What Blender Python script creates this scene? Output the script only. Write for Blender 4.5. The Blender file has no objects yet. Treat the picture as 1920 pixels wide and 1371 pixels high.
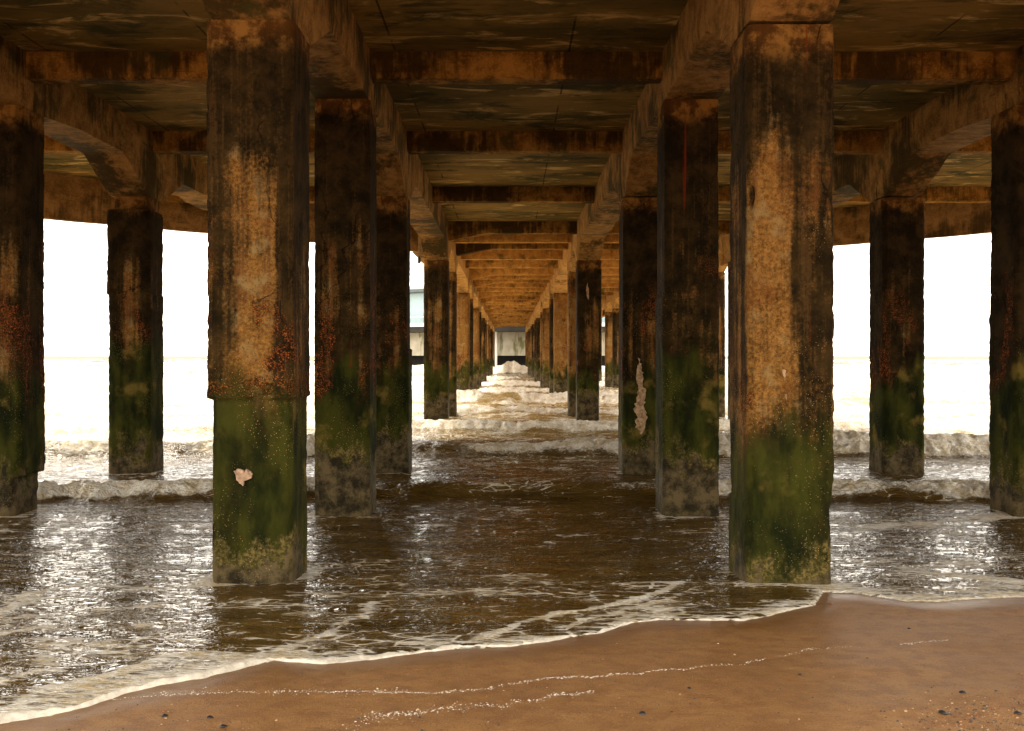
import bpy, bmesh, math, random
import numpy as np
from mathutils import Vector
C = bpy.context.scene
R = math.radians
random.seed(4)

# ------------------------------------------------------------------ camera, sky, sun, exposure
F_PX = 1850.0; CX = 955.0; HY = 667.0; CAMZ = 1.75
cam_d = bpy.data.cameras.new('camera'); cam = bpy.data.objects.new('camera', cam_d)
C.collection.objects.link(cam); C.camera = cam
cam.location = (0, 0, CAMZ); cam.rotation_euler = (R(90), 0, 0)
cam_d.sensor_width = 36; cam_d.lens = 36 * F_PX / 1920
cam_d.shift_x = (960 - CX) / 1920; cam_d.shift_y = -(685.5 - HY) / 1920
cam_d.clip_start = 0.05; cam_d.clip_end = 9000

SUN_EL, SUN_AZ = R(48), R(-28)      # azimuth from +Y towards +X
w = bpy.data.worlds.new('World'); C.world = w; w.use_nodes = True
nt = w.node_tree; nt.nodes.clear()
wo = nt.nodes.new('ShaderNodeOutputWorld'); bg = nt.nodes.new('ShaderNodeBackground')
sky = nt.nodes.new('ShaderNodeTexSky'); sky.sky_type = 'NISHITA'; sky.sun_disc = False
sky.sun_elevation = SUN_EL; sky.sun_rotation = SUN_AZ
tc = nt.nodes.new('ShaderNodeTexCoord'); nz = nt.nodes.new('ShaderNodeTexNoise')
nz.inputs['Scale'].default_value = 2.2; nz.inputs['Detail'].default_value = 5
mp = nt.nodes.new('ShaderNodeMapping'); mp.inputs['Scale'].default_value = (1, 1, 4)
rp = nt.nodes.new('ShaderNodeValToRGB')
rp.color_ramp.elements[0].color = (13.3, 12.0, 10.2, 1); rp.color_ramp.elements[1].color = (16.6, 15.2, 13.2, 1)
rp.color_ramp.elements[0].position = .3; rp.color_ramp.elements[1].position = .7
mx = nt.nodes.new('ShaderNodeMix'); mx.data_type = 'RGBA'; mx.inputs['Factor'].default_value = .88
L = nt.links.new
L(tc.outputs['Generated'], mp.inputs['Vector']); L(mp.outputs['Vector'], nz.inputs['Vector'])
L(nz.outputs['Fac'], rp.inputs['Fac']); L(sky.outputs['Color'], mx.inputs['A']); L(rp.outputs['Color'], mx.inputs['B'])
L(mx.outputs['Result'], bg.inputs['Color']); bg.inputs['Strength'].default_value = .1
L(bg.outputs['Background'], wo.inputs['Surface'])

sd = bpy.data.lights.new('sun', 'SUN'); sd.energy = 1.5; sd.angle = R(14); sd.color = (1, .90, .74)
so = bpy.data.objects.new('sun', sd); C.collection.objects.link(so)
dirv = Vector((math.sin(SUN_AZ) * math.cos(SUN_EL), math.cos(SUN_AZ) * math.cos(SUN_EL), math.sin(SUN_EL)))
so.rotation_euler = dirv.to_track_quat('Z', 'Y').to_euler()
C.view_settings.view_transform = 'Standard'; C.view_settings.look = 'None'
C.view_settings.gamma = 1; C.view_settings.exposure = 1.65
try:
    C.cycles.max_bounces = 10; C.cycles.diffuse_bounces = 5; C.cycles.sample_clamp_indirect = 8
except Exception: pass

# ------------------------------------------------------------------ noise helpers (numpy)
def _hash(i, j, k, s):
    n = (i * 374761393 + j * 668265263 + k * 2147483647 + s * 1274126177) & 0xFFFFFFFF
    n = ((n ^ (n >> 13)) * 1274126177) & 0xFFFFFFFF
    n = ((n ^ (n >> 16)) * 2246822519) & 0xFFFFFFFF
    return ((n ^ (n >> 15)) & 0xFFFF) / 65535.0
def vnoise(x, y, z=0.0, s=0):
    x, y, z = np.broadcast_arrays(np.asarray(x, float), np.asarray(y, float), np.asarray(z, float))
    xi = np.floor(x); yi = np.floor(y); zi = np.floor(z)
    fx = x - xi; fy = y - yi; fz = z - zi
    fx = fx * fx * (3 - 2 * fx); fy = fy * fy * (3 - 2 * fy); fz = fz * fz * (3 - 2 * fz)
    xi = xi.astype(np.int64); yi = yi.astype(np.int64); zi = zi.astype(np.int64)
    flat = not np.any(z)
    def lay(dz):
        a = _hash(xi, yi, zi + dz, s); b = _hash(xi + 1, yi, zi + dz, s)
        c = _hash(xi, yi + 1, zi + dz, s); d = _hash(xi + 1, yi + 1, zi + dz, s)
        return (a * (1 - fx) + b * fx) * (1 - fy) + (c * (1 - fx) + d * fx) * fy
    l0 = lay(0)
    if flat: return l0 * 2 - 1
    return (l0 * (1 - fz) + lay(1) * fz) * 2 - 1
def fbm(x, y, z=0.0, o=4, s=0, g=.5):
    t = 0; a = 1; f = 1; n = 0
    for q in range(o):
        t = t + a * vnoise(np.asarray(x) * f + q * 7.3, np.asarray(y) * f + q * 3.1, np.asarray(z) * f, s + q * 13)
        n += a; a *= g; f *= 2.03
    return t / n
def sstep(a, b, x):
    t = np.clip((x - a) / (b - a), 0, 1); return t * t * (3 - 2 * t)

# ------------------------------------------------------------------ mesh / tag helpers
def px(x, y, Y):        # where a picture ray meets the plane at depth Y (used for measuring only)
    return ((x - CX) * Y / F_PX, Y, CAMZ + (HY - y) * Y / F_PX)
def link(o, parent=None):
    C.collection.objects.link(o)
    if parent: o.parent = parent
    return o
def mesh_obj(name, verts, faces, mat, parent=None, smooth=True, loc=None):
    me = bpy.data.meshes.new(name)
    verts = np.asarray(verts, dtype=np.float32)
    if isinstance(faces, np.ndarray) and faces.ndim == 2 and faces.shape[1] == 4:
        me.vertices.add(len(verts)); me.vertices.foreach_set('co', verts.ravel())
        me.loops.add(faces.size); me.loops.foreach_set('vertex_index', faces.astype(np.int32).ravel())
        me.polygons.add(len(faces)); me.polygons.foreach_set('loop_start', np.arange(0, faces.size, 4, dtype=np.int32))
        me.polygons.foreach_set('loop_total', np.full(len(faces), 4, dtype=np.int32))
        me.update(calc_edges=True); me.validate()
    else:
        me.from_pydata([tuple(map(float, v)) for v in verts], [], [tuple(map(int, f)) for f in faces])
    if smooth: me.polygons.foreach_set('use_smooth', np.ones(len(me.polygons), dtype=bool))
    for m in (mat if isinstance(mat, (list, tuple)) else [mat]): me.materials.append(m)
    o = bpy.data.objects.new(name, me)
    if loc: o.location = loc
    return link(o, parent)
def grid_faces(nr, nc, wrap=False):
    a = np.arange(nr - 1)[:, None] * nc; m = nc if wrap else nc - 1
    j = np.arange(m)[None, :]; j2 = (j + 1) % nc
    return np.stack([a + j, a + j2, a + nc + j2, a + nc + j], -1).reshape(-1, 4)
def tag(o, label=None, cat=None, group=None, kind=None):
    if label: o['label'] = label
    if cat: o['category'] = cat
    if group: o['group'] = group
    if kind: o['kind'] = kind
    return o
def empty(name, loc=(0, 0, 0)):
    o = bpy.data.objects.new(name, None); o.location = loc; o.empty_display_size = .3
    return link(o)
class MB:
    def __init__(s): s.v = []; s.f = []
    def box(s, x0, x1, y0, y1, z0, z1):
        b = len(s.v)
        s.v += [(x0, y0, z0), (x1, y0, z0), (x1, y1, z0), (x0, y1, z0), (x0, y0, z1), (x1, y0, z1), (x1, y1, z1), (x0, y1, z1)]
        s.f += [tuple(b + i for i in q) for q in ((3, 2, 1, 0), (4, 5, 6, 7), (0, 1, 5, 4), (1, 2, 6, 5), (2, 3, 7, 6), (3, 0, 4, 7))]
        return s
    def prism(s, pts, z0, z1):
        b = len(s.v); n = len(pts)
        s.v += [(p[0], p[1], z0) for p in pts] + [(p[0], p[1], z1) for p in pts]
        s.f += [tuple(b + i for i in range(n))[::-1], tuple(b + n + i for i in range(n))]
        s.f += [(b + i, b + (i + 1) % n, b + n + (i + 1) % n, b + n + i) for i in range(n)]
        return s
    def build(s, name, mat, parent=None, smooth=False, loc=None):
        return mesh_obj(name, s.v, s.f, mat, parent, smooth, loc)

# ------------------------------------------------------------------ node material helpers
class NM:
    def __init__(s, name):
        s.m = bpy.data.materials.new(name); s.m.use_nodes = True
        s.t = s.m.node_tree; s.t.nodes.clear()
        s.out = s.t.nodes.new('ShaderNodeOutputMaterial'); s.b = s.t.nodes.new('ShaderNodeBsdfPrincipled')
        s.t.links.new(s.b.outputs[0], s.out.inputs[0])
        s.co = s.t.nodes.new('ShaderNodeTexCoord').outputs['Object']
    def lk(s, a, b): s.t.links.new(a, b)
    def put(s, sock, v):
        if isinstance(v, bpy.types.NodeSocket): s.lk(v, sock)
        elif isinstance(v, tuple) and len(v) == 3 and sock.type == 'RGBA': sock.default_value = (*v, 1)
        else: sock.default_value = v
    def math(s, op, a, b=0.0, c=None, clamp=False):
        n = s.t.nodes.new('ShaderNodeMath'); n.operation = op; n.use_clamp = clamp
        s.put(n.inputs[0], a); s.put(n.inputs[1], b)
        if c is not None: s.put(n.inputs[2], c)
        return n.outputs[0]
    def attr(s, name, typ='OBJECT'):
        n = s.t.nodes.new('ShaderNodeAttribute'); n.attribute_type = typ; n.attribute_name = name
        return n.outputs['Fac']
    def shifted(s, co, seed, k=(3.7, 1.3, 2.1)):
        c = s.t.nodes.new('ShaderNodeCombineXYZ')
        for i in range(3): s.put(c.inputs[i], s.math('MULTIPLY', seed, k[i]))
        v = s.t.nodes.new('ShaderNodeVectorMath'); v.operation = 'ADD'; s.lk(co, v.inputs[0]); s.lk(c.outputs[0], v.inputs[1])
        return v.outputs[0]
    def mapn(s, co, sc):
        m = s.t.nodes.new('ShaderNodeMapping'); m.inputs['Scale'].default_value = sc; s.lk(co, m.inputs['Vector']); return m.outputs[0]
    def noise(s, co, scale=1.0, detail=4, rough=.55, sc=None, dist=0.0):
        if sc: co = s.mapn(co, sc)
        n = s.t.nodes.new('ShaderNodeTexNoise'); s.lk(co, n.inputs['Vector'])
        n.inputs['Scale'].default_value = scale; n.inputs['Detail'].default_value = detail
        n.inputs['Roughness'].default_value = rough; n.inputs['Distortion'].default_value = dist
        return n.outputs['Fac']
    def vor(s, co, scale, feat='F1', out='Distance', sc=None):
        if sc: co = s.mapn(co, sc)
        n = s.t.nodes.new('ShaderNodeTexVoronoi'); n.feature = feat; s.lk(co, n.inputs['Vector']); n.inputs['Scale'].default_value = scale
        return n.outputs[out]
    def ramp(s, f, lo, hi, a=0.0, b=1.0):
        n = s.t.nodes.new('ShaderNodeMapRange'); n.interpolation_type = 'SMOOTHSTEP'
        s.put(n.inputs[0], f); s.put(n.inputs[1], lo); s.put(n.inputs[2], hi); s.put(n.inputs[3], a); s.put(n.inputs[4], b)
        return n.outputs[0]
    def mix(s, f, a, b):
        n = s.t.nodes.new('ShaderNodeMix'); n.data_type = 'RGBA'
        s.put(n.inputs['Factor'], f); s.put(n.inputs['A'], a); s.put(n.inputs['B'], b); return n.outputs['Result']
    def sep(s, co):
        n = s.t.nodes.new('ShaderNodeSeparateXYZ'); s.lk(co, n.inputs[0]); return n.outputs
    def bump(s, h, strength=.5, dist=.02, nrm=None):
        n = s.t.nodes.new('ShaderNodeBump'); s.put(n.inputs['Height'], h)
        n.inputs['Strength'].default_value = strength; n.inputs['Distance'].default_value = dist
        if nrm is not None: s.lk(nrm, n.inputs['Normal'])
        return n.outputs[0]
    def fin(s, col, rough=.8, nrm=None, spec=.3, **kw):
        s.put(s.b.inputs['Base Color'], col); s.put(s.b.inputs['Roughness'], rough)
        s.b.inputs['Specular IOR Level'].default_value = spec
        if nrm is not None: s.lk(nrm, s.b.inputs['Normal'])
        for k, v in kw.items(): s.put(s.b.inputs[k], v)
        return s.m

def mat_column():
    n = NM('weathered_column'); co0 = n.co; z = n.sep(co0)[2]
    seed = n.attr('seed'); light = n.attr('ochre'); alg = n.attr('algae_top'); rustl = n.attr('rust')
    co = n.shifted(co0, seed)
    big = n.noise(co, 1.0, 4, .6, (1.1, 1.1, .55))
    streak = n.noise(co, 1.0, 5, .65, (9, 9, .45))
    streak2 = n.noise(co, 1.0, 4, .6, (26, 26, .8))
    blot = n.noise(co, 3.6, 7, .72, dist=.12)
    fine = n.noise(co, 38, 4, .7)
    # concrete: ochre where bare, dark brown where damp
    v = n.math('ADD', n.math('MULTIPLY', big, .9), n.math('MULTIPLY', streak, .75))
    v = n.math('ADD', v, n.math('MULTIPLY', blot, .45))
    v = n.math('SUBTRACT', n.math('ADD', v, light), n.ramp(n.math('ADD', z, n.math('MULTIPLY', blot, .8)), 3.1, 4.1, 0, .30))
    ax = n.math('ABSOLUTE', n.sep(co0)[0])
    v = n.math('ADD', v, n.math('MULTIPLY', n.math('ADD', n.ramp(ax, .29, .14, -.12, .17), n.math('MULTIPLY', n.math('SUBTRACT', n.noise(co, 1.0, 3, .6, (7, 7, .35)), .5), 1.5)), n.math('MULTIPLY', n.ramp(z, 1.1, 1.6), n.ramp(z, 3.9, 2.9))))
    v = n.math('ADD', v, n.math('MULTIPLY', n.math('SUBTRACT', n.noise(co, 2.0, 5, .65, dist=.5), .5), .9))
    bare = n.ramp(n.math('ADD', v, n.math('MULTIPLY', n.math('SUBTRACT', fine, .5), .35)), 1.0, 1.42)
    och = n.mix(n.ramp(fine, .3, .75), (.125, .057, .012), (.33, .165, .040))
    och = n.mix(n.ramp(streak2, .5, .72), och, (.13, .06, .022))
    och = n.mix(n.ramp(n.noise(co, 6, 5), .5, .7), och, (.26, .17, .065))
    och = n.mix(n.ramp(n.noise(co, 1.7, 6, .7), .48, .66, 0, .8), och, (.13, .045, .010))
    och = n.mix(n.ramp(n.noise(co, 90, 2), .60, .70, 0, .7), och, (.05, .025, .010))
    dark = n.mix(n.ramp(blot, .35, .7), (.010, .0065, .0022), (.048, .027, .008))
    dark = n.mix(n.ramp(n.math('ADD', n.math('MULTIPLY', streak2, .6), n.math('MULTIPLY', fine, .4)), n.math('SUBTRACT', .52, n.math('MULTIPLY', light, .25)), n.math('SUBTRACT', .64, n.math('MULTIPLY', light, .25)), 0, .6), dark, (.075, .040, .012))
    col = n.mix(bare, dark, och)
    # orange band right under the haunch
    zt = n.math('ADD', z, n.math('MULTIPLY', blot, .35))
    top = n.attr('top_z')
    band = n.ramp(n.math('ADD', n.math('SUBTRACT', zt, top), n.math('MULTIPLY', big, .25)), .02, .22)
    col = n.mix(n.math('MULTIPLY', band, .85), col, n.mix(n.ramp(blot, .45, .6), (.09, .038, .009), (.30, .15, .035)))
    # pebbly rust zone
    peb = n.vor(co, 78, 'F1', 'Distance'); pid = n.noise(co, 50, 2)
    pm = n.noise(co, 1.0, 4, .6, (3.0, 3.0, 1.0))
    zr = n.math('MULTIPLY', n.ramp(z, 1.0, 1.5), n.ramp(z, 3.1, 2.0))
    rm = n.math('MULTIPLY', n.ramp(n.math('ADD', pm, n.math('MULTIPLY', rustl, .12)), .56, .64), zr)
    lg = n.math('SUBTRACT', n.math('ADD', z, n.math('MULTIPLY', n.math('SUBTRACT', n.noise(co, 7, 3), .5), .25)), n.attr('ledge'))
    rm = n.math('MAXIMUM', rm, n.math('MULTIPLY', n.ramp(n.math('ABSOLUTE', n.math('SUBTRACT', lg, .06)), .09, .04), 1.0))
    xs = n.math('ADD', n.sep(co0)[0], n.math('MULTIPLY', n.math('SUBTRACT', n.noise(co, 5, 4), .5), .5))
    rm = n.math('MAXIMUM', rm, n.math('MULTIPLY', n.math('MULTIPLY', n.ramp(xs, .05, .17), n.ramp(xs, .30, .24)), n.math('MULTIPLY', n.ramp(lg, 0, .03), n.ramp(lg, .85, .2))))
    rcol = n.mix(n.ramp(pid, .4, .62), (.16, .035, .008), (.42, .13, .03))
    rcol = n.mix(n.ramp(peb, .35, .6), rcol, (.03, .012, .005))
    col = n.mix(n.math('MULTIPLY', rm, n.ramp(n.noise(co, 16, 4, .7), .42, .55)), col, rcol)
    # algae
    ag = n.math('ADD', z, n.math('MULTIPLY', n.math('SUBTRACT', n.noise(co, 1.0, 5, .6, (3, 3, 1.0)), .5), n.attr('algae_n')))
    am = n.math('MULTIPLY', n.ramp(n.math('SUBTRACT', ag, alg), .22, -.18), .93)
    acol = n.mix(n.ramp(n.noise(co, 1.0, 5, .6, (4, 4, 1.6)), .36, .66), (.006, .010, .002), (.044, .046, .006))
    acol = n.mix(n.ramp(n.noise(co, 2.6, 4), .56, .72), acol, (.15, .105, .022))
    acol = n.mix(n.ramp(fine, .58, .75), acol, (.028, .022, .010))
    col = n.mix(am, col, acol)
    # tide line: yellow crust then grey damp foot
    tz = n.math('ADD', z, n.math('MULTIPLY', n.math('SUBTRACT', n.noise(co, 1.0, 6, .7, (3.2, 3.2, 2.0)), .5), 1.5))
    tide = n.attr('tide')
    crust = n.math('MULTIPLY', n.ramp(n.math('SUBTRACT', tz, tide), .16, .02), n.ramp(n.noise(co, 2.3, 3), .42, .6, .15, .85))
    ccol = n.mix(n.ramp(fine, .4, .65), (.05, .040, .012), (.20, .145, .045))
    col = n.mix(crust, col, ccol)
    foot = n.ramp(n.math('SUBTRACT', tz, tide), -.02, -.09)
    fcol = n.mix(n.ramp(n.noise(co, 5, 6, .75), .38, .64), (.016, .012, .006), (.125, .090, .042))
    col = n.mix(n.math('MULTIPLY', foot, .9), col, fcol)
    # red rust runs
    rx = n.noise(co, 1.0, 2, .5, (11, 11, .35))
    run = n.math('MULTIPLY', n.ramp(rx, .72, .77), n.ramp(z, .5, 1.0))
    col = n.mix(n.math('MULTIPLY', run, .8), col, (.15, .022, .006))
    # shell specks
    sp = n.vor(co, 70, 'F1', 'Distance'); spm = n.noise(co, 2.0, 3)
    speck = n.math('MULTIPLY', n.math('LESS_THAN', sp, .17), n.ramp(spm, .48, .62))
    speck = n.math('MULTIPLY', speck, n.ramp(z, 3.2, 2.2))
    speck = n.math('MULTIPLY', speck, n.math('GREATER_THAN', n.noise(co, 55, 0), .52))
    col = n.mix(speck, col, (.55, .36, .17))
    # cracks
    ck = n.t.nodes.new('ShaderNodeTexVoronoi'); ck.feature = 'DISTANCE_TO_EDGE'
    wv = n.t.nodes.new('ShaderNodeVectorMath'); wv.operation = 'ADD'
    nn = n.t.nodes.new('ShaderNodeTexNoise'); nn.inputs['Scale'].default_value = 3.5; nn.inputs['Detail'].default_value = 5
    n.lk(n.mapn(co, (1.5, 1.5, .38)), wv.inputs[0]); n.lk(co, nn.inputs['Vector'])
    sc = n.t.nodes.new('ShaderNodeVectorMath'); sc.operation = 'SCALE'; sc.inputs['Scale'].default_value = .38
    n.lk(nn.outputs['Color'], sc.inputs[0]); n.lk(sc.outputs[0], wv.inputs[1]); n.lk(wv.outputs[0], ck.inputs['Vector'])
    ck.inputs['Scale'].default_value = 1.0
    crack = n.math('MULTIPLY', n.ramp(ck.outputs['Distance'], .006, .001), n.math('MULTIPLY', n.ramp(n.noise(co, 1.1, 2), .46, .54), n.ramp(z, 1.4, 2.2)))
    col = n.mix(n.math('MULTIPLY', crack, .85), col, (.012, .006, .003))
    # relief
    bh = n.math('ADD', n.math('MULTIPLY', fine, .35), n.math('MULTIPLY', n.noise(co, 120, 3, .7), .2))
    bh = n.math('ADD', bh, n.math('MULTIPLY', streak2, .35))
    bh = n.math('ADD', bh, n.math('MULTIPLY', n.math('MULTIPLY', peb, rm), -1.2))
    bh = n.math('ADD', bh, n.math('MULTIPLY', crack, -1.5))
    bh = n.math('ADD', bh, n.math('MULTIPLY', speck, .6))
    nb = n.bump(bh, .75, .018)
    rough = n.mix(foot, (.72,) * 3, (.42,) * 3)
    return n.fin(col, n.ramp(foot, 0, 1, .85, .6), nb, .07)

def mat_beam(name='stained_beam', c1=(.18, .080, .014), c2=(.45, .235, .052), c3=(.030, .018, .006), bias=0.0):
    n = NM(name); seed = n.attr('seed'); co = n.shifted(n.co, seed, (5.1, 3.3, 1.9))
    big = n.noise(co, .9, 5, .6); med = n.noise(co, 4.5, 6, .68, dist=.4); fine = n.noise(co, 40, 4, .7)
    drip = n.noise(co, 1.0, 4, .6, (14, 14, 1.2))
    board = n.noise(co, 1.0, 3, .6, (2.0, 2.0, 30))
    col = n.mix(n.ramp(med, .35, .68), c1, c2)
    col = n.mix(n.ramp(fine, .45, .8), col, tuple(v * 1.25 for v in c2))
    col = n.mix(n.math('MULTIPLY', n.ramp(n.math('ADD', big, n.math('MULTIPLY', drip, .35)), .60 + bias, .76 + bias), .88), col, c3)
    col = n.mix(n.math('MULTIPLY', n.ramp(n.noise(co, 2.3, 5, .6), .56, .70), .75), col, (.050, .052, .014))
    col = n.mix(n.math('MULTIPLY', n.ramp(board, .62, .72), .5), col, (.04, .022, .010))
    bh = n.math('ADD', n.math('MULTIPLY', fine, .4), n.math('ADD', n.math('MULTIPLY', board, .5), n.math('MULTIPLY', med, .6)))
    return n.fin(col, .85, n.bump(bh, .7, .02), .06)

def mat_slab():
    n = NM('mottled_slab'); co = n.co
    big = n.noise(co, 1.0, 5, .62, (.35, .7, 1)); med = n.noise(co, 1.0, 6, .68, (1.1, 3.2, 1), dist=.8); fine = n.noise(co, 22, 4, .7)
    fib = n.noise(co, 1.0, 4, .6, (2.2, 22, 1))
    col = n.mix(n.ramp(big, .38, .62), (.12, .085, .022), (.31, .19, .052))
    col = n.mix(n.math('MULTIPLY', n.ramp(med, .53, .66), .9), col, (.68, .46, .17))
    col = n.mix(n.math('MULTIPLY', n.ramp(n.noise(co, 1.0, 6, .7, (.8, 1.6, 1), dist=.5), .50, .64), .85), col, (.035, .038, .012))
    col = n.mix(n.math('MULTIPLY', n.ramp(fib, .58, .70), .5), col, (.035, .022, .010))
    # shuttering joints
    s = n.sep(co)
    col = n.mix(n.ramp(s[1], 23, 30), col, n.mix(n.ramp(med, .38, .62), (.24, .125, .035), (.56, .32, .10)))  # ochre far slab, brightened in colour for light bounced off the water
    jx = n.math('ABSOLUTE', n.math('SUBTRACT', n.math('FRACT', n.math('MULTIPLY', n.math('ADD', s[0], .3), .52)), .5))
    jy = n.math('ABSOLUTE', n.math('SUBTRACT', n.math('FRACT', n.math('MULTIPLY', s[1], .50)), .5))
    j = n.math('MAXIMUM', n.math('LESS_THAN', jx, .006), n.math('LESS_THAN', jy, .005))
    j = n.math('MULTIPLY', j, n.ramp(n.noise(co, 1.7, 3), .42, .55))
    col = n.mix(n.math('MULTIPLY', j, .75), col, (.018, .010, .005))
    bh = n.math('ADD', n.math('MULTIPLY', fine, .4), n.math('ADD', n.math('MULTIPLY', fib, .5), n.math('MULTIPLY', j, -1)))
    return n.fin(col, .85, n.bump(bh, .6, .02), .06)

def mat_water():
    n = NM('muddy_water'); co = n.co; foam = n.attr('foam', 'GEOMETRY'); lace = n.attr('lace', 'GEOMETRY')
    s = n.sep(co)
    near = n.ramp(s[1], 16, 6)
    n1 = n.noise(co, 1.0, 6, .62, (1.1, 3.4, 1), dist=.5)
    n2 = n.noise(co, 1.0, 5, .6, (7, 17, 1), dist=.6)
    vd = n.vor(n.mapn(co, (1, 2.2, 1)), 5, 'DISTANCE_TO_EDGE')
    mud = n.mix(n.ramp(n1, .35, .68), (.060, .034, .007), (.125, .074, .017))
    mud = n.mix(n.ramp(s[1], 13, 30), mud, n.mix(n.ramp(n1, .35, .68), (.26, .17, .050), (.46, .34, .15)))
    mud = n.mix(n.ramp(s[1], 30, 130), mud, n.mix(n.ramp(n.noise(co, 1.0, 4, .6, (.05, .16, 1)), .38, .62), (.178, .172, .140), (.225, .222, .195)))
    # lacy foam strands
    lm = n.math('ADD', n.math('MULTIPLY', n1, .62), n.math('MULTIPLY', n2, .42))
    lm = n.math('ADD', lm, n.math('MULTIPLY', n.ramp(vd, .10, .0), .10))
    f1 = n.ramp(n.math('ADD', lm, n.math('MULTIPLY', lace, .36)), .69, .77)
    hi = n.noise(co, 24, 4, .7)
    f2 = n.ramp(n.math('ADD', foam, n.math('MULTIPLY', n.math('SUBTRACT', n.math('ADD', n.math('MULTIPLY', hi, .5), n.math('MULTIPLY', n2, .5)), .5), .8)), .38, .62)
    ff = n.math('MAXIMUM', n.math('MULTIPLY', f1, .80), f2)
    fc = n.mix(n.ramp(n.math('ADD', n.math('MULTIPLY', hi, .5), n.math('MULTIPLY', n.noise(co, 5, 5, .7), .5)), .38, .60), (.58, .46, .26), (.94, .91, .82))
    col = n.mix(ff, mud, fc)
    r1 = n.noise(co, 1.0, 3, .5, (3.0, 6.5, 4), dist=1.6); r2 = n.noise(co, 1.0, 2, .5, (15, 27, 10), dist=1.4)
    r1 = n.math('ABSOLUTE', n.math('SUBTRACT', r1, .5)); r1 = n.math('MULTIPLY', r1, -2.0)
    h = n.math('ADD', n.math('MULTIPLY', r1, 1.0), n.math('MULTIPLY', r2, .30))
    h = n.math('ADD', h, n.math('MULTIPLY', n.math('MULTIPLY', ff, n.math('ADD', hi, n.noise(co, 60, 3, .7))), .35))
    nb = n.bump(h, 1.0, .040)
    n.b.inputs['IOR'].default_value = 1.33
    sp_ = n.ramp(s[1], 40, 150, .5, .0)
    ret = n.fin(col, n.math('ADD', n.ramp(ff, 0, 1, .0, .7), n.ramp(s[1], 80, 400, 0, .5)), nb, .5)
    n.lk(sp_, n.b.inputs['Specular IOR Level']); return ret

def mat_sand():
    n = NM('wet_sand'); co = n.co
    big = n.noise(co, .8, 5, .6); fine = n.noise(co, 260, 3, .7); med = n.noise(co, 9, 5, .6)
    wet = n.attr('wet', 'GEOMETRY')
    col = n.mix(n.ramp(big, .35, .65), (.26, .127, .038), (.37, .19, .062))
    col = n.mix(n.ramp(med, .40, .65, 0, .85), col, (.20, .085, .024))
    col = n.mix(n.ramp(fine, .35, .7, 0, .55), col, (.34, .17, .06))
    sp = n.math('MULTIPLY', n.math('LESS_THAN', n.vor(co, 55), .14), n.math('GREATER_THAN', n.noise(co, 21, 1), .57))
    col = n.mix(sp, col, n.mix(n.ramp(n.noise(co, 33, 0), .45, .55), (.035, .018, .010), (.45, .20, .08)))
    sp2 = n.math('MULTIPLY', n.math('LESS_THAN', n.vor(co, 19), .11), n.math('GREATER_THAN', n.noise(co, 9, 2), .56))
    col = n.mix(sp2, col, n.mix(n.ramp(n.noise(co, 27, 0), .45, .55), (.02, .012, .008), (.38, .14, .05)))
    gr = n.noise(co, 110, 4, .75)
    col = n.mix(n.ramp(gr, .52, .66, 0, .75), col, (.12, .052, .018))
    col = n.mix(n.ramp(gr, .44, .34, 0, .6), col, (.46, .27, .12))
    col = n.mix(n.math('MULTIPLY', wet, .55), col, (.095, .042, .014))
    bh = n.math('ADD', n.math('MULTIPLY', n.noise(co, 110, 4, .75), .35), n.math('ADD', n.math('MULTIPLY', med, .35), n.math('MULTIPLY', n.noise(co, 1.0, 4, .6, (9, 30, 1)), .35)))
    rough = n.ramp(wet, 0, 1, .62, .22)
    return n.fin(col, rough, n.bump(bh, .7, .016), .4)

def mat_plain(name, c, rough=.7, var=.25, scale=6, spec=.3, bump=.2, **kw):
    n = NM(name); a = n.noise(n.co, scale, 5, .65)
    col = n.mix(n.ramp(a, .3, .7), tuple(v * (1 - var) for v in c), tuple(min(1, v * (1 + var)) for v in c))
    return n.fin(col, rough, n.bump(n.noise(n.co, scale * 8, 3), bump, .01), spec, **kw)

M_col = mat_column(); M_beam = mat_beam(); M_slab = mat_slab()
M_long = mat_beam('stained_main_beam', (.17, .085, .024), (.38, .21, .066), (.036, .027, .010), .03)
M_fbeam = mat_beam('golden_bounce_beam', (.34, .165, .040), (.60, .33, .095), (.10, .055, .020), .10); M_flong = mat_beam('golden_bounce_main_beam', (.34, .18, .055), (.58, .34, .12), (.10, .06, .025), .08)  # far beams: yellower concrete, with light bounced off the water put into the colour
M_water = mat_water(); M_sand = mat_sand()
M_foam = mat_plain('foam_white', (.74, .68, .57), .7, .16, 30, .3, .5)

# ------------------------------------------------------------------ sand and water
SHORE = [(-700, 1520), (-300, 1440), (0, 1358), (90, 1345), (160, 1328), (230, 1303), (300, 1287), (380, 1272), (460, 1252), (515, 1240),
         (545, 1243), (600, 1246), (650, 1240), (740, 1229), (800, 1221), (870, 1216), (950, 1211), (1000, 1205), (1060, 1195), (1130, 1185), (1180, 1169), (1240, 1161),
         (1310, 1163), (1390, 1165), (1450, 1154), (1500, 1143), (1530, 1137), (1545, 1112), (1600, 1114), (1700, 1130), (1760, 1131), (1850, 1123),
         (1920, 1119), (2200, 1100), (2700, 1060)]
def sandbase(Y): return np.where(Y < 7, .11 + (7 - Y) * .045, .11 + (7 - Y) * .052)
def ground_pt(x, y):
    k = (y - HY) / F_PX      # (CAMZ - z)/Y = k
    Y = (CAMZ - .11 - 7 * .045) / (k - .045); return ((x - CX) * Y / F_PX, Y)
_sh = np.array([ground_pt(*p) for p in SHORE])
def shoreY(X):
    return np.interp(X, _sh[:, 0], _sh[:, 1])
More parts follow.
